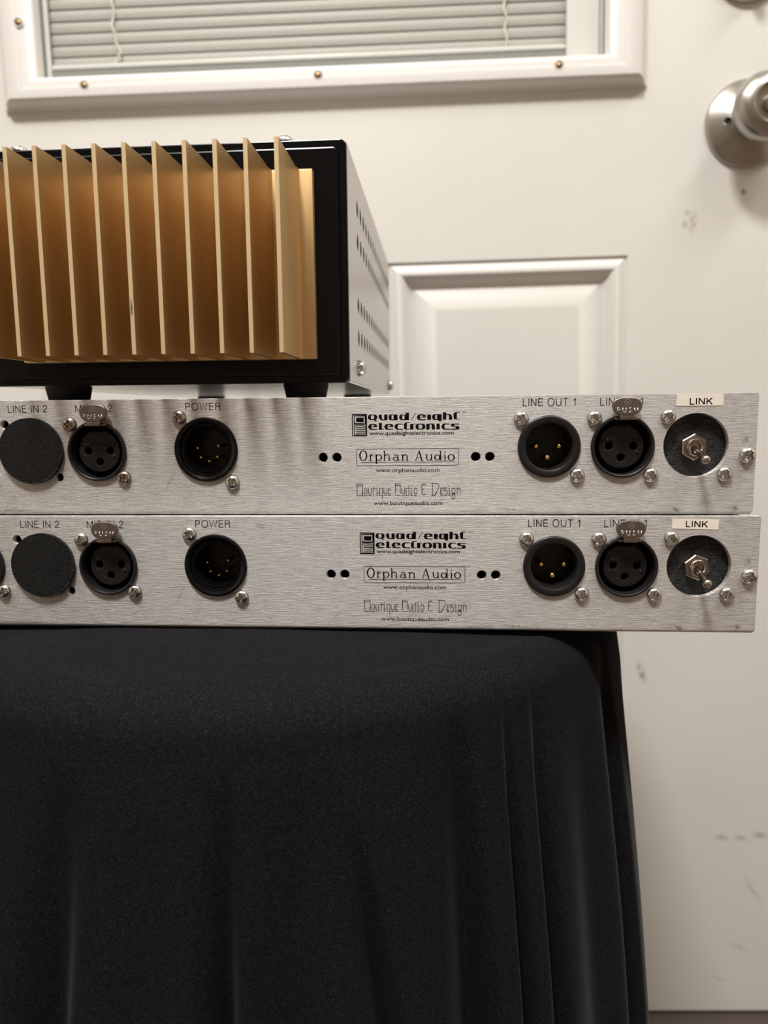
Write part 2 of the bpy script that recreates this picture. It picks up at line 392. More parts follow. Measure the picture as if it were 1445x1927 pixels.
# slats
SP = 9.4
bm = bmesh.new(); prev = None
for k in range(9):
    t = k/8; zz = -5.6+11.2*t; yy = -2.0*(0.5-t) - 1.1*math.sin(PI*t)
    a = (bm.verts.new((-380, yy, zz)), bm.verts.new((54.5, yy, zz)))
    if prev: bm.faces.new((prev[0], prev[1], a[1], a[0]))
    prev = a
slat_me = bm_mesh(bm, 'slat', 'slat', True)
for f in slat_me.polygons: pass
for k in range(100):
    z = 392.6+SP*k
    if z > 1420: break
    dpart('slat', slat_me, (0, 13.2, z), parent=win)
dpart('bottom_rail', boxmesh('bottom_rail', 'vinyl', -379, 54, 8.0, 16, 384.3, 388.3, bev=1), parent=win)
dpart('spacer_rail', boxmesh('lower_spacer', 'gasket', -380, 55, 9, 20, 370, 384), parent=win, label='grey green strip under the blinds')
def tube(bm, pts, r, n=8, cap=True):
    rings = []
    for i, p in enumerate(pts):
        p = Vector(p); q = Vector(pts[min(i+1, len(pts)-1)])-Vector(pts[max(i-1, 0)]); q.normalize()
        u = q.orthogonal().normalized() if i == 0 else (rings_u - q*rings_u.dot(q)).normalized()
        rings_u = u; v = q.cross(u); rr = r[i] if isinstance(r, (list, tuple)) else r
        rings.append([bm.verts.new(p+(u*math.cos(2*PI*k/n)+v*math.sin(2*PI*k/n))*rr) for k in range(n)])
    for A, B in zip(rings, rings[1:]):
        for k in range(n): bm.faces.new((A[k], A[(k+1) % n], B[(k+1) % n], B[k]))
    if cap: bm.faces.new(rings[0][::-1]); bm.faces.new(rings[-1])
for (cx, z0, kink) in ((-323.5, 388, True), (4.3, 388, False)):
    bm = bmesh.new(); pts = []
    for i in range(240):
        z = z0+i*4.3
        if z > 1425: break
        dx = 1.1*math.sin(i*1.5)+0.5*math.sin(i*.7)
        if kink: dx += 4.5*math.exp(-((z-398)/6.0)**2) - 3*math.exp(-((z-390)/3.0)**2)
        pts.append((cx+dx, 9.3+.8*math.cos(i*1.5), z))
    tube(bm, pts, 0.9); dpart('blind_cord', bm_mesh(bm, 'cord', 'cord', True), parent=win)
# screws in the frame
scm = lathemesh('frame_screw', ['frame', 'void', 'brass'], [(0, .15), (.6, .1), (.9, .35), (1.9, .25), (2.1, .1), (2.3, 0), (3.0, .1), (3.6, .35), (4.1, .0), (4.2, -.6)], 24)
for p in scm.polygons:
    q = p.center.xz.length/MM; p.material_index = 1 if (q < .5 or 1.95 < q < 3.0) else 2 if q < 1.95 else 0  # ring round the brass head coloured dark for the shade in its recess
for (a_, b_, h) in ((-343.7, 362.6, 11.8), (-150.7, 363.0, 11.8), (44.3, 363.1, 11.8), (-394.6, 413, 11.6)):
    dpart('screw', scm, (a_, -h-.15, b_), 'small brass screw in the white frame', parent=win)
# knob: rose, knob, turn button
knob = dpart('door_knob', lathemesh('rose', 'satin_nickel', [(34.8, 0), (34.8, 2.2), (34.0, 3.4), (32.5, 4.2), (24, 10.5), (15, 15.5), (12.5, 16.0), (12.5, 24)], 72), (200.5, 0, 316.6), 'satin nickel door knob on a conical rose')
dpart('knob', lathemesh('knob', 'satin_nickel', [(13, 11.5), (15, 14), (18.5, 18), (22, 23), (24.8, 28.5), (26, 33.5), (25.8, 37.5), (24.0, 41), (20.5, 43.6), (17, 45), (15.2, 45.4), (14.4, 45.0), (13.6, 43), (12.6, 41.5), (0, 41)], 72), parent=knob)
dpart('turn_button', lathemesh('turn_button', 'nickel', [(7.2, 41), (7.0, 44), (6.0, 45.8), (3.6, 46.8), (0, 47)], 32), parent=knob)
hm = lathemesh('hole', ['satin_nickel', 'void'], [(3.6, -1), (3.5, .5), (3.1, .7), (2.7, .4), (0, .1)], 24)
for p in hm.polygons:
    if p.center.xz.length < .0026: p.material_index = 1
ho = dpart('pin_hole', hm, (-20.8, -12.1, -1.2), 'dark pin hole in the rose', parent=knob); ho.rotation_euler = (0, 0, math.radians(-33))
bolt = dpart('deadbolt', lathemesh('deadbolt_rose', 'satin_nickel', [(31, 0), (31, 3), (29.5, 5.5), (26, 7.5), (14, 9.5), (9, 10), (0, 10)], 64), (197, 0, 440), 'satin nickel deadbolt plate at the top edge')
bm = bmesh.new(); box(bm, -4, 4, -26, -9, -16, 16, 3, 3); dpart('thumb_turn', bm_mesh(bm, 'thumb_turn', 'satin_nickel', 30), parent=bolt)

# ------------------------------------------------------------------ shared hardware
def screw_mesh(name, R, H, mat):
    bm = bmesh.new(); nr, na = 17, 48; rings = []
    aw, al, dp = R*0.155, R*0.58, H*0.75
    for i in range(nr+1):
        r = R*i/nr; ring = []
        for k in range(na if i else 1):
            a = 2*PI*k/na; x, z = r*math.cos(a), r*math.sin(a)
            h = H*math.sqrt(max(0, 1-(r/R)**2*.92)) if i < nr else 0.0
            ux, uz = abs(x), abs(z); lo, hi = min(ux, uz), max(ux, uz)
            if lo < aw+(.12*R if hi < .3*R else 0) and hi < al: h = H*(1-0.9*(1-hi/al*.55))*.8
            ring.append(bm.verts.new((x, -h, z)))
        rings.append(ring)
    for k in range(na): bm.faces.new((rings[0][0], rings[1][k], rings[1][(k+1) % na]))
    for A, B in zip(rings[1:], rings[2:]):
        for k in range(na): bm.faces.new((A[k], A[(k+1) % na], B[(k+1) % na], B[k]))
    return bm_mesh(bm, name, mat, 32)
SCREW = screw_mesh('pan_head_screw', 2.75, 1.9, 'zinc')
SCREW_D = screw_mesh('pan_head_screw_dull', 2.75, 1.9, 'nickel')
SCREW_L = screw_mesh('pan_head_screw_large', 3.05, 2.2, 'zinc')

def tab_pts():
    W, H = 5.35, 3.3; pts = []
    for i in range(40):
        t = 2*PI*i/40; c, s_ = math.cos(t), math.sin(t)
        x = W*math.copysign(abs(c)**(2/2.9), c); z = H*math.copysign(abs(s_)**(2/2.3), s_)
        if z < 0: x *= 1-0.10*(-z/H)
        pts.append((x, z))
    return pts
def emblem(pen, cx, cz, r, wd):
    pen.ring(cx, -cz, r, r, wd, wd, 2, n=24)
    k = r*.55
    pen.line([(cx-k, -cz+k*.2), (cx-k*.1, -cz-k*.5), (cx+k*.5, -cz-k*.3)], wd*.9); pen.line([(cx-k*.5, -cz+k*.5), (cx+k*.1, -cz+k*.1), (cx+k, -cz-k*.1)], wd*.9)
    pen.line([(cx+k*.1, -cz+k*.8), (cx+k*.7, -cz+k*.3)], wd*.9)
TAB = finish(plate(tab_pts(), [], 1.5, .35), 'tab_metal', 35)
bm = bmesh.new(); box(bm, -2.6, 2.6, .2, 1.3, -4.9, -2.6, .3); box(bm, -4.2, 4.2, 1.6, 3.0, -4.7, -4.0, .2); TAB_STEM = bm_mesh(bm, 'tab_stem', 'tab_metal', 30)
TAB_TEXT = finish(text_mesh('P U S H', -3.7, 3.7, -2.3, -.45, .02, -.01, .14), 'tab_text')
pen = Pen(lambda x, y: (x, -.12, -y)); emblem(pen, 0, 1.45, 1.05, .12); TAB_EMB = pen.mesh('tab_emblem', 'tab_text')
XF_BODY = lathemesh('female_shell', 'black_plastic', [(11.45, -3), (11.45, .9), (11.2, 1.25), (10.75, 1.35), (10.35, 1.1), (10.15, .5), (10.0, -14), (0, -14)], 72)
# insert with key notches and three socket holes
def insert_outline():
    pts = []
    for i in range(96):
        t = 2*PI*i/96; r = 8.15; d = math.degrees(t)
        if 77 < d < 103: r = 7.5
        if 137 < d < 145: r = 8.75
        pts.append((r*math.cos(t), r*math.sin(t)))
    return pts
XF_INS = finish(plate(insert_outline(), [circle(-4.4, .1, 1.45, 24), circle(4.4, .1, 1.45, 24), circle(0, -4.15, 1.45, 24)], 7.0, .35), 'black_plastic', 35)
XF_TXT = finish(text_mesh('NEUTRIK', -6.9, 6.9, 1.9, 3.0, .10, -.01, .3), 'black_plastic')
pen = Pen(lambda x, y: (x, -.12, -y)); emblem(pen, 0, .1, 1.35, .11); XF_EMB = pen.mesh('insert_emblem', 'black_plastic')
XF_NUM = [finish(text_mesh(s, x-.45, x+.45, z, z+1.3, .08, -.01, .14), 'black_plastic') for s, x, z in (('2', -5.7, -3.0), ('1', 5.8, -2.9), ('3', -2.6, -6.2))]
XM_BODY = lathemesh('male_shell', 'black_plastic', [(11.45, -3), (11.45, .6), (11.2, .95), (10.8, 1.1), (9.2, 1.0), (8.75, .7), (8.5, 0), (8.35, -2), (8.2, -13), (0, -13)], 72)
PIN = lathemesh('pin', 'pin', [(1.15, -13), (1.15, -3.9), (1.0, -3.2), (.6, -2.75), (0, -2.6)], 20)
XP_BODY = lathemesh('power_shell', 'black_gloss', [(12.2, -3), (12.2, .5), (11.9, 1.0), (11.2, 1.1), (10.3, .6), (9.9, -.3), (9.7, -.8), (9.2, -.9), (8.9, -.5), (8.6, -.4), (8.35, -.8), (8.2, -2), (8.1, -13), (0, -13)], 72)
SPIN = lathemesh('small_pin', 'pin', [(.62, -13), (.62, -3.3), (.4, -2.9), (0, -2.75)], 14)
DISC = lathemesh('cover_disc', 'grain', [(12.7, .02), (12.7, 1.3), (12.45, 1.65), (12.0, 1.8), (9, 1.8), (5, 1.8), (0, 1.8)], 72)
LEATH = lathemesh('leather_disc', 'leather', [(12.6, -1.9), (6, -1.9), (0, -1.9)], 64)
# toggle
bm = bmesh.new()
A = []; n = 6
for (r, h) in ((4.95, -1.9), (4.95, -.1), (4.55, .25)):
    A.append([bm.verts.new((r*math.cos(PI/2+2*PI*i/6), -h, r*math.sin(PI/2+2*PI*i/6))) for i in range(6)])
for P_, Q_ in zip(A, A[1:]):
    for i in range(6): bm.faces.new((P_[i], P_[(i+1) % 6], Q_[(i+1) % 6], Q_[i]))
bm.faces.new(A[-1]); NUT = bm_mesh(bm, 'hex_nut', 'nickel')
BUSH = lathemesh('bushing', 'nickel', [(3.15, -1.9), (3.15, 1.5), (2.9, 1.8), (2.4, 1.8), (2.1, 1.5), (1.9, -1), (0, -1.2)], 36)
bm = bmesh.new(); tube(bm, [(0, 1.5, 0), (0, -2.5, -1.5), (0, -5.5, -2.7), (0, -8.0, -3.7)], [1.15, 1.1, 1.2, 1.25], 20)
L0 = Vector((0, -8.6, -4.0)); r_ = bmesh.ops.create_uvsphere(bm, u_segments=24, v_segments=14, radius=1.65)
for v in r_['verts']: v.co += L0
LEVER = bm_mesh(bm, 'lever', 'nickel', 50)

# ------------------------------------------------------------------ front print
Q1 = lambda X, Y: (-1.78+((655+X/6.42)-662.7)*.1975, -.03, -6.19-((770+(Y+.0095*(X-50))/6.42)-778.8)*.1979)
Q2 = lambda X, Y: (-.53+((660+X/6.568)-669.9)*.1983, -.03, -19.13-((835+(Y+.0065*(X-65))/6.568)-843.5)*.1978)
Q3 = lambda X, Y: (-.46+((660+X/6.568)-671.5)*.1998, -.03, -36.70-((900+(Y+.0035*(X-75))/6.568)-932)*.1985)
def print_quad():
    p = Pen(Q1); a, b = 19, 4.6
    def e(x, cy):      # x = left edge
        p.line([(x+110, cy+27), (x+85, cy+31), (x+50, cy+30), (x+28, cy+20), (x+20, cy), (x+28, cy-20), (x+50, cy-30), (x+75, cy-29), (x+92, cy-16), (x+94, cy-6)], a, b)
        p.box(x+35, cy-5, x+112, cy+3)
    p.ring(297, 97, 37, 29, a, b); p.poly([(300, 122), (325, 120), (352, 146), (330, 146)])
    p.line([(391, 65), (391, 100), (400, 118), (425, 128), (462, 128)], a, b); p.box(438, 64, 478, 131)
    p.ring(540, 97, 30, 29, a, b); p.box(560, 64, 600, 131); p.box(505, 64, 590, 72)
    p.ring(670, 97, 32, 29, a, b); p.box(698, 42, 738, 131)
    p.line([(763, 132), (820, 42)], 3.2)
    e(830, 96); p.box(957, 64, 1003, 127)
    p.ring(1064, 93, 30, 29, a, b); p.box(1090, 60, 1130, 143); p.box(1050, 60, 1125, 68)
    p.box(1145, 36, 1185, 126); p.line([(1180, 64), (1212, 63), (1232, 74), (1236, 90), (1236, 126)], a, b)
    p.poly([(1272, 52), (1290, 36), (1312, 36), (1312, 122), (1290, 122), (1272, 105)]); p.box(1300, 34, 1346, 42); p.box(1295, 115, 1344, 123)
    e(240, 212); p.box(372, 165, 410, 247); p.box(400, 238, 432, 247); e(437, 211)
    def c(x, cy): p.line([(x+103, cy-30), (x+50, cy-32), (x+28, cy-20), (x+20, cy), (x+28, cy+20), (x+50, cy+31), (x+103, cy+31)], a, b)
    c(560, 210); p.poly([(675, 178), (695, 160), (712, 160), (712, 243), (692, 243), (675, 228)]); p.box(700, 157, 746, 166); p.box(700, 236, 740, 244)
    p.box(750, 176, 790, 243); p.box(780, 175, 812, 184); p.ring(875, 209, 41, 30, a, b)
    p.box(945, 175, 985, 243); p.line([(980, 178), (1012, 177), (1028, 188), (1031, 204), (1031, 242)], a, b); p.box(1068, 173, 1108, 241); c(1125, 207)
    p.poly([(1252, 172), (1342, 172), (1342, 181), (1284, 181), (1284, 202), (1252, 202), (1240, 194), (1240, 182)]); p.poly([(1252, 200), (1330, 200), (1342, 208), (1342, 232), (1330, 242), (1298, 242), (1298, 209), (1252, 209)]); p.box(1236, 234, 1320, 243)
    # square emblem: black block with pale maze lines left open
    x0, y0, x1, y1 = 46, 57, 229, 326; t = 12
    p.box(x0, y0, x1, y0+t); p.box(x0, y1-t, x1, y1); p.box(x0, y0, x0+t, y1); p.box(x1-t-6, y0, x1, y1)
    p.line([(74, 182), (74, 80), (206, 80), (206, 182), (72, 182)], 5.5); p.box(97, 103, 190, 155)
    p.line([(74, 172), (196, 172)], 4); p.line([(74, 200), (190, 200), (214, 214)], 4.5); p.line([(74, 200), (74, 310)], 5)
    for y in (222, 244, 266, 288): p.line([(92, y), (214, y)], 4.2)
    p.line([(74, 308), (205, 308)], 4)
    return p.mesh('lettering', 'ink')
def print_orphan():
    p = Pen(Q2); a, b = 7.2, 3.0
    # frame and underline
    pts = []
    for (cx, cy, s0) in ((1322, 63, -90), (1322, 245, 0), (82, 257, 90), (82, 75, 180)):
        for k in range(5):
            t = math.radians(s0+k*22.5); pts.append((cx+13*math.cos(t), cy+13*math.sin(t)))
    p.line(pts, 3, closed=True); p.line([(125, 228), (1286, 216)], 3)
    sf = lambda x, y, w_=15: p.box(x-w_, y-3, x+w_, y+3)
    p.ring(155, 143, 42, 62, 9, 4.5, 2)
    p.line([(245, 130), (245, 203)], a); sf(245, 203, 18); p.line([(228, 131), (245, 128)], 4); p.line([(246, 155), (258, 134), (275, 133)], 5); p.ring(271, 138, 3, 3, 4, 4)
    p.line([(318, 132), (318, 240)], 8); sf(320, 240, 17); p.line([(302, 132), (320, 128)], 4); p.ring(348, 165, 33, 35, a+1, b+1, 2)
    p.line([(420, 86), (420, 203)], a); p.line([(404, 88), (422, 84)], 4.5); sf(420, 203); p.line([(422, 150), (440, 132), (462, 130), (476, 145), (477, 170), (477, 203)], a, 4); sf(480, 203, 16)
    p.line([(535, 143), (550, 130), (572, 130), (585, 145), (586, 185), (595, 202), (606, 198)], a-.5, 4); p.ring(557, 180, 28, 22, 6.5, 4.5, 2)
    p.line([(645, 130), (645, 203)], a); p.line([(628, 131), (645, 128)], 4); sf(645, 203); p.line([(647, 150), (662, 132), (684, 129), (699, 143), (700, 170), (700, 203)], a, 4); sf(703, 203, 17)
    p.line([(806, 203), (848, 82)], 4); p.line([(846, 80), (884, 203)], 8); p.line([(822, 160), (870, 160)], 3); sf(806, 203, 16); sf(882, 203, 18)
    p.line([(942, 128), (942, 175), (952, 197), (972, 201), (990, 190), (996, 178)], a, 4); p.line([(926, 128), (944, 128)], 4); p.line([(1000, 128), (1000, 198)], a); p.line([(984, 128), (1000, 128)], 4); p.line([(1000, 198), (1020, 200)], 4)
    p.ring(1072, 165, 30, 34, a+1, b+1, 2); p.line([(1112, 82), (1112, 198)], a); p.line([(1096, 84), (1114, 80)], 4.5); p.line([(1112, 199), (1130, 200)], 4)
    p.line([(1167, 130), (1167, 200)], a); p.line([(1152, 131), (1167, 128)], 4); sf(1168, 200, 17); p.ring(1165, 100, 3.5, 3.5, 5, 5, 2)
    p.ring(1243, 162, 36, 36, 8.5, 4.5, 2)
    return p.mesh('lettering', 'ink')
def print_boutique():
    p = Pen(Q3); t = 3.5
    L = lambda *q: p.line(list(q), t)
    L((80, 213), (80, 68), (150, 68), (150, 213), (78, 213)); L((82, 88), (150, 88))
    p.ring(187, 154, 17, 36, t, t, 3.2)
    L((222, 118), (222, 178), (232, 190), (255, 190)); L((257, 118), (257, 190))
    L((288, 98), (288, 213)); L((272, 121), (330, 121)); L((328, 121), (328, 190)); p.ring(328, 100, 2, 2, 3.5, 3.5, 2); L((315, 190), (342, 190))
    L((362, 121), (362, 213), (396, 213)); L((360, 121), (396, 121)); L((396, 121), (396, 257))
    L((414, 118), (414, 180), (424, 190), (450, 190)); L((450, 118), (450, 190)); L((470, 121), (470, 190), (498, 190)); L((470, 121), (500, 121)); L((470, 145), (508, 145))
    for x0, x1 in ((165, 210), (217, 262), (320, 345), (410, 453), (462, 500)): L((x0, 211), (x1, 211))
    L((558, 190), (558, 66), (616, 66), (616, 190)); L((558, 85), (616, 85))
    L((634, 118), (634, 180), (644, 190), (670, 190)); L((670, 118), (670, 190))
    L((688, 121), (688, 211), (722, 211)); L((688, 121), (722, 121)); L((722, 85), (722, 213))
    L((754, 121), (754, 190)); L((742, 121), (756, 121)); L((740, 190), (768, 190)); p.ring(752, 98, 2, 2, 3.5, 3.5, 2)
    p.ring(805, 154, 18, 36, t, t, 3.2)
    for x0, x1 in ((558, 618), (633, 673), (738, 770), (783, 823)): L((x0, 210), (x1, 210))
    L((934, 82), (925, 73), (890, 73), (884, 80), (884, 190), (892, 197), (925, 197), (934, 186)); L((884, 133), (912, 133)); L((908, 62), (908, 73)); L((908, 197), (908, 208))
    L((998, 62), (1070, 62), (1092, 80), (1094, 110), (1042, 210), (1000, 210)); L((1014, 62), (1014, 210))
    L((1114, 118), (1114, 190), (1140, 190)); L((1110, 118), (1142, 118)); L((1114, 143), (1148, 143), (1190, 143)); L((1110, 207), (1140, 207))
    L((1192, 125), (1186, 116), (1160, 116), (1156, 124), (1156, 137), (1163, 145), (1186, 147), (1192, 156), (1192, 200), (1184, 209), (1152, 209))
    L((1222, 118), (1222, 190)); L((1210, 118), (1224, 118)); L((1208, 190), (1236, 190)); L((1208, 207), (1238, 207)); p.ring(1222, 92, 2, 2, 3.5, 3.5, 2)
    p.ring(1270, 152, 19, 34, t, t, 3.4); L((1289, 118), (1289, 235)); p.ring(1270, 224, 19, 28, t, t, 3.4); L((1250, 186), (1289, 196))
    L((1316, 118), (1316, 208)); L((1312, 118), (1345, 118), (1352, 128), (1352, 208))
    return p.mesh('lettering', 'ink_grey')
PRINTS = [(print_quad(), 'bold black two-line wordmark with square emblem'), (print_orphan(), 'boxed serif name in black'), (print_boutique(), 'thin-line black name')]
CAPS = {  # level-top sans capitals on a 0..100 height grid: (width, strokes)
    'L': (52, [[(6, 0), (6, 100)], [(6, 4), (52, 4)]]), 'I': (12, [[(6, 0), (6, 100)]]), 'N': (72, [[(6, 0), (6, 100)], [(6, 97), (66, 3)], [(66, 0), (66, 100)]]),
    'E': (60, [[(6, 0), (6, 100)], [(6, 4), (60, 4)], [(6, 52), (56, 52)], [(6, 96), (59, 96)]]), 'U': (72, [[(6, 100), (6, 34), (11, 15), (22, 5), (36, 2), (50, 5), (61, 15), (66, 34), (66, 100)]]),
    'T': (64, [[(0, 96), (64, 96)], [(32, 0), (32, 96)]]), 'P': (62, [[(6, 0), (6, 100)], [(6, 96), (40, 96), (54, 90), (58, 73), (54, 56), (40, 49), (6, 49)]]),
    'W': (98, [[(2, 100), (26, 3), (49, 95), (72, 3), (96, 100)]]), 'R': (68, [[(6, 0), (6, 100)], [(6, 96), (42, 96), (57, 90), (61, 74), (56, 58), (42, 52), (6, 52)], [(42, 52), (54, 44), (58, 26), (60, 8), (66, 0)]]),
    'K': (70, [[(6, 0), (6, 100)], [(64, 100), (8, 38)], [(26, 58), (66, 0)]]),
    'M': (84, [[(6, 0), (6, 100)], [(6, 98), (42, 4), (78, 98)], [(78, 0), (78, 100)]]), '1': (34, [[(26, 0), (26, 98)], [(2, 74), (16, 80), (26, 98)]]),
    '2': (56, [[(4, 70), (8, 86), (18, 95), (30, 97), (44, 92), (52, 80), (51, 64), (38, 46), (16, 28), (6, 14), (4, 4)], [(3, 4), (54, 4)]]), ' ': (22, [])}
def caps_mesh(text, x0, x1, z0, z1, half, mat, yy=-.03):
    adv = 19; wtot = sum(CAPS[c][0]+adv for c in text)-adv
    kx, kz = (x1-x0)/wtot, (z1-z0)/100; p = Pen(lambda X, Y: (X, yy, Y)); x = 0
    for c in text:
        if c in 'O': pass
        wd, st = CAPS[c]
        if c == 'O':
            p.ring(x0+(x+wd/2)*kx, (z0+z1)/2, (wd/2-4)*kx, 49*kz, half, half, 2.2)
        if c == 'C':
            p.ring(x0+(x+wd/2)*kx, (z0+z1)/2, (wd/2-4)*kx, 49*kz, half, half, 2.2, a0=40, a1=320)
        for q in st: p.line([(x0+(x+a)*kx, z0+b*kz) for a, b in q], half)
        x += wd+adv
    return p.mesh('lettering', mat)
CAPS['O'] = (84, []); CAPS['C'] = (76, [])
for (s, x0, x1, z0, z1) in (('LINE OUT 1', 61.05, 80.2, -4.0, -1.2), ('LINE IN 1', 88.9, 104.3, -4.05, -1.25), ('POWER', -65.1, -51.5, -4.35, -1.6), ('MIC IN 2', -107.9, -93.4, -4.6, -1.85), ('LINE IN 2', -134.6, -119.0, -4.6, -1.85)):
    PRINTS.append((caps_mesh(s, x0, x1, z0, z1, .145, 'ink_grey'), 'printed '+s))
TX = [('www.quadeightelectronics.com', 4.5, 35.9, -14.1, -12.7, .14), ('www.orphanaudio.com', 6.85, 30.75, -27.95, -26.45, .08), ('www.boutiqueaudio.com', 5.95, 31.8, -40.4, -38.9, .08),
      ('TM', 39.0, 40.5, -6.3, -5.65, .0)]
for (s, x0, x1, z0, z1, wgt) in TX:
    PRINTS.append((finish(text_mesh(s, x0, x1, z0, z1, wgt, -.015, .015), 'ink_grey'), 'TM mark' if s == 'TM' else 'printed '+s if not s.startswith('www') else 'printed web address'))

# ------------------------------------------------------------------ rack units
XL, XR, H = -287.0, 145.0, 44.1
CON = {'out1': (70.87, -18.85), 'in1': (97.37, -18.91), 'link': (123.62, -18.6), 'pow': (-57.71, -19.17), 'mic': (-100.18, -19.55), 'blank': (-126.1, -19.3), 'out2': (-153.4, -19.7)}
hl = [circle(*CON['out1'], 11.3, 64), circle(*CON['in1'], 11.3, 64), circle(*CON['link'], 11.5, 64), circle(*CON['pow'], 12.0, 64), circle(*CON['mic'], 11.3, 64), circle(*CON['out2'], 11.3, 64)]
# cover disc hides its own cut-out; its two fixing holes show
hl += [circle(-126.1, -19.3, 11.0, 48), circle(-136.3, -9.2, 1.65, 20), circle(-116.0, -29.5, 1.65, 20)]
for hx in (-13.02, -7.8, 44.1, 49.34): hl.append(circle(hx, -22.4, 1.72, 24))
cr = 1.0
def front_mesh():
    me = plate([(XL, -H+1.5), (XR, -H+1.5), (XR-.05, -0.35), (XR-.4, 0), (XL, 0)], hl, 2.4, .18)
    bm = bmesh.new(); bm.from_mesh(me)
    R = 1.5; prof = [(R-R*math.cos(a), -H+R-R*math.sin(a)) for a in [PI/2*i/7 for i in range(8)]]
    prof = [(0.0, -H+1.8)]+prof+[(16, -H), (16, -H+1.2), (2.6, -H+1.2), (2.4, -H+1.8)]
    L = [bm.verts.new((XL, y, z)) for y, z in prof]; R_ = [bm.verts.new((XR-(.5 if z < -H+1.0 else 0), y, z)) for y, z in prof]
    n = len(prof)
    for i in range(n): bm.faces.new((L[i], L[(i+1) % n], R_[(i+1) % n], R_[i]))
    bm.faces.new(L); bm.faces.new(R_[::-1])
    return bm_mesh(bm, 'front_panel', 'alu', 25, uv=True)
FRONT = front_mesh()
def body_mesh():
    bm = bmesh.new(); x0, x1 = XL+3, XR-6
    box(bm, x0, x1, 2.6, 205, -1.3, -0.1); box(bm, x0, x1, 14, 205, -H+.1, -H+1.3)
    box(bm, x0, x0+1.2, 2.6, 205, -H+1.3, -1.3); box(bm, x1-1.2, x1, 2.6, 205, -H+1.3, -1.3); box(bm, x0, x1, 203.8, 205, -H+.1, -.1)
    return bm_mesh(bm, 'chassis', 'alu_under')
BODY = body_mesh()
PAD = lathemesh('pad', 'rubber', [(0, -.34), (5, -.34), (5, .2), (0, .2)], 20, axis='z')
bm = bmesh.new(); box(bm, XL+6, XR-9, 16, 17, -H+2, -2); SHADE = bm_mesh(bm, 'dark_backing', 'void')  # added black sheet standing for the shade inside, seen through the panel holes
LABEL = [None, None]
def rack(label, loc, which):
    t = thing('rack_unit', label, 'audio unit', loc, 0, None)
    ps = []
    def P(name, me, l=(0, 0, 0), r=(0, 0, 0), parent=None, label=None):
        o = link(name, me, parent or t, l, r, label); return o
    P('chassis', BODY); fp = P('front_panel', FRONT); 
    for fx_ in (XL+20, -60, 60, XR-25):
        for fy in (25, 185): P('foot_pad', PAD, (fx_, fy, -H))
    P('dark_backing', SHADE)
    for me, lb in PRINTS: P('lettering', me, parent=fp, label=lb)
    for k in ('out1', 'out2'):
        x, z = CON[k]; c = P('male_connector', XM_BODY, (x, 0, z), label='black three-pin socket')
        for px, pz in ((-4.35, 0), (4.35, 0), (0, -4.2)): P('pin', PIN, (px, 0, pz), parent=c, label='gold contact pin')
    for k in ('in1', 'mic'):
        x, z = CON[k]; c = P('female_connector', XF_BODY, (x, 0, z), label='black three-hole socket with metal push tab')
        P('socket_insert', XF_INS, (0, 1.6, 0), parent=c)
        P('embossed_name', XF_TXT, (0, 1.6, 0), parent=c); P('embossed_emblem', XF_EMB, (0, 1.6, 0), parent=c)
        for q in XF_NUM: P('embossed_number', q, (0, 1.6, 0), parent=c)
        off = (.55, 14.55)
        g = P('push_tab', TAB, (off[0]+x, -3.4, off[1]+z), (math.radians(-6), 0, 0), label='grey metal release tab marked PUSH')
        P('tab_stem', TAB_STEM, parent=g)
        P('raised_word', TAB_TEXT, parent=g, label='raised word PUSH'); P('raised_emblem', TAB_EMB, parent=g)
    x, z = CON['pow']; c = P('power_connector', XP_BODY, (x, 0, z), label='black five-pin power socket')
    for px, pz in ((-4.2, .5), (4.0, 1.3), (-3.1, -3.1), (.2, -4.6), (3.4, -2.9)): P('pin', SPIN, (px, 0, pz), parent=c, label='thin gold pin')
    x, z = CON['blank']; P('cover_disc', DISC, (x, 0, z), label='round grained black blanking disc')
    x, z = CON['link']; c = P('switch_plate', LEATH, (x, 1.0, z), label='recessed round plate of wrinkled black leatherette')
    s = P('toggle_switch', BUSH, (x-.2, 1.0, z-.75), label='nickel toggle switch pointing down')
    P('hex_nut', NUT, (0, 0, 0), (0, 0, 0) if which == 0 else (0, math.radians(-9), 0), parent=s); P('lever', LEVER, (0, 0, 0), (0, 0, math.radians(5 if which else 8)), parent=s)
    def SC(x, z, me=SCREW, lb=None):
        P('screw', me, (x, -.05, z), (0, random.uniform(0, PI/2), 0), label=lb)
    for k in ('out1', 'in1', 'link'):
        x, z = CON[k]; SC(x-10.3, z+10.3); SC(x+10.5, z-10.6)
    dull = SCREW_D if which == 0 else SCREW
    x, z = CON['pow']; SC(x-9.85, z+12.2, dull); SC(x+9.75, z-12.4)
    x, z = CON['mic']; SC(x-10.2, z+10.3, dull); SC(x+10.0, z-10.2, SCREW if which else SCREW_D); x, z = CON['out2']; SC(x-10.2, z+10.3); SC(x+10.3, z-10.3)
    SC(141.9, -22.4, SCREW_L)
    # paper label above the toggle
    if which == 0: lx0, lx1, lz0, lz1, rot, tx = 116.0, 132.5, -4.4, -0.2, 0.0, (120.7, 128.7, -3.95, -1.65)
    else: lx0, lx1, lz0, lz1, rot, tx = 113.35, 130.0, -4.75, -1.15, 0.022, (118.25, 126.1, -4.0, -1.75)
    cx, cz = (lx0+lx1)/2, (lz0+lz1)/2
    bm = bmesh.new(); box(bm, lx0-cx, lx1-cx, -.12, 0, lz0-cz, lz1-cz); s = P('label_sticker', bm_mesh(bm, 'label', 'label'), (cx, 0, cz), (0, rot, 0), label='cream tape label reading LINK')
    P('lettering', caps_mesh('LINK', tx[0]-cx, tx[1]-cx, tx[2]-cz, tx[3]-cz, .21, 'ink', -.14), parent=s)
    return t
rack('upper brushed aluminium rack unit, directly beneath the black amplifier', (0, 0, 0), 0)
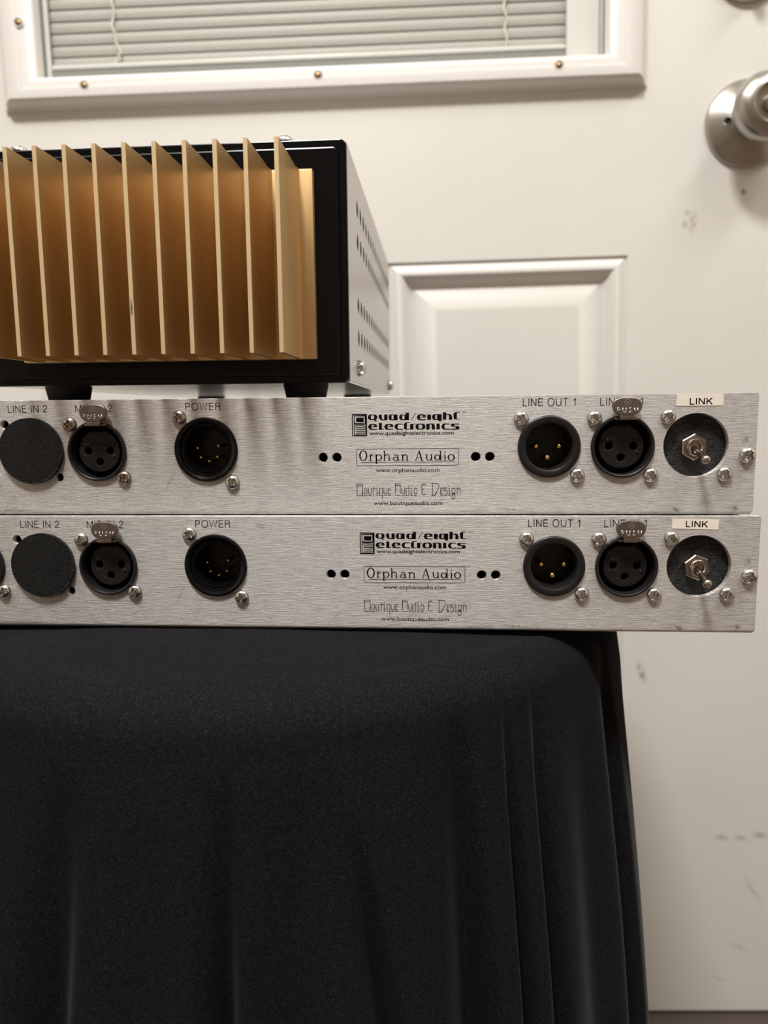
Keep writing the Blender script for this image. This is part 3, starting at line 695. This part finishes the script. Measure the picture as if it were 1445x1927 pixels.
rack('lower brushed aluminium rack unit, resting on the black cloth', (2.48, -1.7, -44.45), 1)

# ------------------------------------------------------------------ amplifier
amp = thing('power_amplifier', 'black fronted amplifier box with gold finned heatsink, standing on the upper rack unit', 'amplifier', (-4.19, 15.27, 6.0), math.radians(-.497))
AW, AH, AL = -145.0, 90.2, 232.0
def rrect(x0, x1, z0, z1, r, n=6):
    pts = []
    for (cx, cz, a0) in ((x1-r, z1-r, 0), (x0+r, z1-r, 90), (x0+r, z0+r, 180), (x1-r, z0+r, 270)):
        for k in range(n+1):
            t = math.radians(a0+90*k/n); pts.append((cx+r*math.cos(t), cz+r*math.sin(t)))
    return pts
link('front_plate', finish(plate(rrect(AW, 0, 0, AH, 2.6), [], 3.0, .5), 'black_metal', 35), amp)
me = plate(rrect(AW+3, -2.9, 2.6, AH-3.1, 2.0), [], 2.6, .75); me.transform(Matrix.Translation((0, -1.5, 0)))
link('raised_panel', finish(me, 'black_metal', 40), amp)
# right side sheet with four rows of round vents
def side_sheet(x, holed, name):
    """aluminium sheet in the y/z plane, outer face at x; every vent is a real hole"""
    bm = bmesh.new(); th = .5; rows = [74.2, 60.6, 34.2, 20.3] if holed else []
    zs = sorted({.8, AH-.5} | {z+d for z in rows for d in (-5, 5)}); ys = [3.0]+[36.8+12.75*(k-.5) for k in range(17)]+[AL]
    def quad(y0, y1, z0, z1, f): bm.faces.new([bm.verts.new((f, y, z)) for y, z in ((y0, z0), (y1, z0), (y1, z1), (y0, z1))])
    for i in range(len(ys)-1):
        for z0, z1 in zip(zs, zs[1:]):
            zc = (z0+z1)/2; hit = any(abs(zc-r) < .1 for r in rows) and 0 < i < len(ys)-2
            if not hit:
                quad(ys[i], ys[i+1], z0, z1, x); continue
            yc = (ys[i]+ys[i+1])/2; n = 24; A = []; B = []; C_ = []
            for k in range(n):
                a = 2*PI*(k+.5)/n; c, q = math.cos(a), math.sin(a); hy, hz = (ys[i+1]-ys[i])/2, (z1-z0)/2
                t = min(hy/max(abs(c), 1e-6), hz/max(abs(q), 1e-6))
                A.append(bm.verts.new((x, yc+c*t, zc+q*t))); B.append(bm.verts.new((x, yc+c*3.45, zc+q*3.45))); C_.append(bm.verts.new((x-th, yc+c*3.45, zc+q*3.45)))
            for k in range(n):
                j = (k+1) % n; bm.faces.new((A[k], A[j], B[j], B[k])); bm.faces.new((B[k], B[j], C_[j], C_[k]))
                # square corner left out by the fan
                if abs(abs(A[k].co.y-yc)-hy) < 1e-4 and abs(abs(A[j].co.z-zc)-hz) < 1e-4 or abs(abs(A[j].co.y-yc)-hy) < 1e-4 and abs(abs(A[k].co.z-zc)-hz) < 1e-4:
                    sy = 1 if A[k].co.y+A[j].co.y > 2*yc else -1; sz = 1 if A[k].co.z+A[j].co.z > 2*zc else -1
                    bm.faces.new((A[k], bm.verts.new((x, yc+sy*hy, zc+sz*hz)), A[j]))
    quad(3, AL, .8, AH-.5, x-(th if not holed else 0)) if not holed else None
    bmesh.ops.remove_doubles(bm, verts=bm.verts, dist=.01)
    for f in bm.faces:
        f.normal_update()
        if abs(f.normal.x) > .5 and f.normal.x < 0: f.normal_flip()
    me = bpy.data.meshes.new(name); bm.to_mesh(me); bm.free(); return finish(me, 'alu_case')
link('side_panel', side_sheet(-.1, True, 'side_panel'), amp, label='vented aluminium side')
link('side_panel', side_sheet(AW+.1, False, 'side_panel_plain'), amp)
bm = bmesh.new(); box(bm, AW+.3, -.3, 3, AL, 0, .8); box(bm, AW+.3, -.3, 3, 11, .8, 1.4, .2); link('bottom_panel', bm_mesh(bm, 'bottom_panel', 'alu_under'), amp)
bm = bmesh.new(); box(bm, AW+.3, -.3, 3, AL, AH-1.3, AH-.3); link('top_panel', bm_mesh(bm, 'top_panel', 'alu_case'), amp)
bm = bmesh.new(); box(bm, AW+1.5, -1.5, AL-1.2, AL, .8, AH-1.3); link('back_panel', bm_mesh(bm, 'back_panel', 'black_metal'), amp)
bm = bmesh.new(); box(bm, AW+16, -14, 8, AL-8, 6, AH-8); link('dark_filler', bm_mesh(bm, 'inner', 'void'), amp)  # added near-black block standing for the dark inside behind the vents
# heatsink
hs = link('heatsink', boxmesh('heatsink_base', 'gold', -129.2, -12.2, -4.8, -1.05, 8.9, 78.4, bev=.45), amp, label='gold anodised finned heatsink')
bm = bmesh.new()
vals = [(-1.5, 0), (-.78, -3.2), (-.72, -32.6), (.72, -32.6), (.78, -3.2), (1.5, 0)]
lo = [bm.verts.new((x, y, 0)) for x, y in vals]; hi = [bm.verts.new((x, y, 69.5)) for x, y in vals]
for i in range(6): bm.faces.new((lo[i], lo[(i+1) % 6], hi[(i+1) % 6], hi[i]))
bm.faces.new(lo); bm.faces.new(hi)
FIN = bm_mesh(bm, 'fin', ['gold', 'gold_cut'])
for p in FIN.polygons:
    if p.normal.y < -.9: p.material_index = 1
for k in range(11): link('fin', FIN, hs, (-18.7-10.345*k, -4.75, 8.9))
bm = bmesh.new(); tube(bm, [(0, 0, 0), (0, -.12, 2.2), (0, -.12, 4.4), (0, 0, 6)], [.15, .5, .4, .1], 8)
link('worn_nick', bm_mesh(bm, 'nick', 'zinc', True), hs, (-18.7-10.345*5-.2, -37.3, 22), label='worn grey nick on one fin edge')
# feet
FOOT = lathemesh('rubber_foot', 'rubber', [(0, 0), (9.4, 0), (8.2, -5.9), (7.8, -6.0), (0, -6.0)], 40, axis='z')
for fx_, fy in ((-123, 18), (-20.5, 18), (-122, 214), (-20.5, 214)): link('rubber_foot', FOOT, amp, (fx_, fy, 0))
# screws with star washers
def side_screw_mesh():
    bm = bmesh.new(); n = 48; rings = []
    for (r0, r1, h) in ((3.5, 3.0, 0), (3.5, 3.0, .9)):
        rings.append([bm.verts.new((h, (r0 if (k//2) % 2 else r1)*math.cos(2*PI*k/n), (r0 if (k//2) % 2 else r1)*math.sin(2*PI*k/n))) for k in range(n)])
    for k in range(n): bm.faces.new((rings[0][k], rings[0][(k+1) % n], rings[1][(k+1) % n], rings[1][k]))
    bm.faces.new(rings[1]); return bm_mesh(bm, 'star_washer', 'zinc')
WASH = side_screw_mesh(); HEAD = screw_mesh('side_screw', 3.4, 2.6, 'zinc')
for ly, lz in ((33.5, 7.3), (224, 6.8)):
    s = link('screw', HEAD, amp, (1.0, ly, lz), (0, 0, PI/2)); link('star_washer', WASH, amp, (0.05, ly, lz))
for lx in (-131, -24.4):
    link('screw', HEAD, amp, (lx, 6, AH+1.2), (-PI/2, 0, 0)); o = link('star_washer', WASH, amp, (lx, 6, AH-.3), (0, -PI/2, 0))

# ------------------------------------------------------------------ black cloth over a round stool
cl_c = Vector((-50.0, 97.0)); RT = 166.0; ZT = -88.85; ZF = -594.0
folds = [ # (azimuth deg from the front at the rim, drift deg going down, width deg, depth mm, start depth mm, sharpness of the right flank)
    (-33, -3, 3.5, 14, 12, .4), (-24, 1, 3.0, 8, 20, .6), (-11.5, -3.2, 2.8, 13, 14, .85), (-3, -1, 3.5, 6, 25, 1), (5.4, -.6, 2.0, 14, 14, .6), (12.0, -1, 3.6, 9, 14, 1.0), (17.3, 4.4, 1.6, 13, 30, .55),
    (31.5, .8, 2.8, 14, 0, .45), (38.3, .5, .9, 9, -6, .5), (43.2, .7, 1.1, 9, -6, .5), (52, 1, 4, 6, 5, 1), (62.5, 2.0, 2.4, 14, 0, .4), (80, 2, 6, 9, 20, 1), (97, 0, 6, 12, 10, 1)]
az = 112
while az < 326: folds.append((az, random.uniform(-3, 3), random.uniform(4, 7), random.uniform(8, 14), 10, 1)); az += random.uniform(13, 19)
def cloth_r(phi, s):
    """outward displacement at azimuth phi (deg), s = mm below the rim"""
    d = 0.0
    for (p0, dr, wd, am, st, asy) in folds:
        if s <= st: continue
        k = 1-math.exp(-(s-st)/75.0); g = min(1.0, (s-st)/500.0)
        c = p0+dr*min(1, s/110.0)+dr*.25*max(0, s-110)/110; x = (phi-c+180) % 360-180
        w_ = wd*(1+.6*g); w_ = w_*asy if x > 0 else w_
        d -= 1.05*am*k*(1+.8*g)*math.exp(-(x/w_)**2)
    flare = 30*(1-math.exp(-max(0, s)/240.0)) + 0.035*max(0, s)
    return d+flare
bm = bmesh.new(); NA = 1500; rows = []
prof = [(0.02*RT, 0, 0)]+[(RT*f, 0, 0) for f in (.2, .4, .55, .7, .8, .88)]
er = 15.0
for i in range(9):
    a = PI/2*i/8; prof.append((RT-er+er*math.sin(a), -er*(1-math.cos(a)), er*(a/(PI/2))*.35))
dz = 4.0; z = -er
while ZT+z > ZF+1:
    z -= dz; dz = min(14, dz*1.07); prof.append((RT, max(z, ZF-ZT+.5), -z-er*.65))
for (r, zz, s) in prof:
    ring = []
    for k in range(NA):
        ph = 360.0*k/NA; t = math.radians(ph); rr = r
        if s > 0: rr = r+cloth_r(ph, s)
        wob = 0
        if zz == 0 and r > RT*.6: wob = 0.35*math.sin(ph*.11+1)+.25*math.sin(ph*.23)-.5
        sag = -2.2*((r-.6*RT)/(.4*RT))**2 if r > .6*RT else 0
        ring.append(bm.verts.new((cl_c.x+rr*math.sin(t), cl_c.y-rr*math.cos(t), ZT+zz+(wob+sag if r > .6*RT else 0))))
    rows.append(ring)
for A, B in zip(rows, rows[1:]):
    for k in range(NA): bm.faces.new((A[k], A[(k+1) % NA], B[(k+1) % NA], B[k]))
bm.faces.new(rows[0])
cl = link('draped_cloth', bm_mesh(bm, 'cloth', 'cloth', 60)); cl['label'] = 'black cloth draped in folds to the floor under the rack units'; cl['category'] = 'cloth'
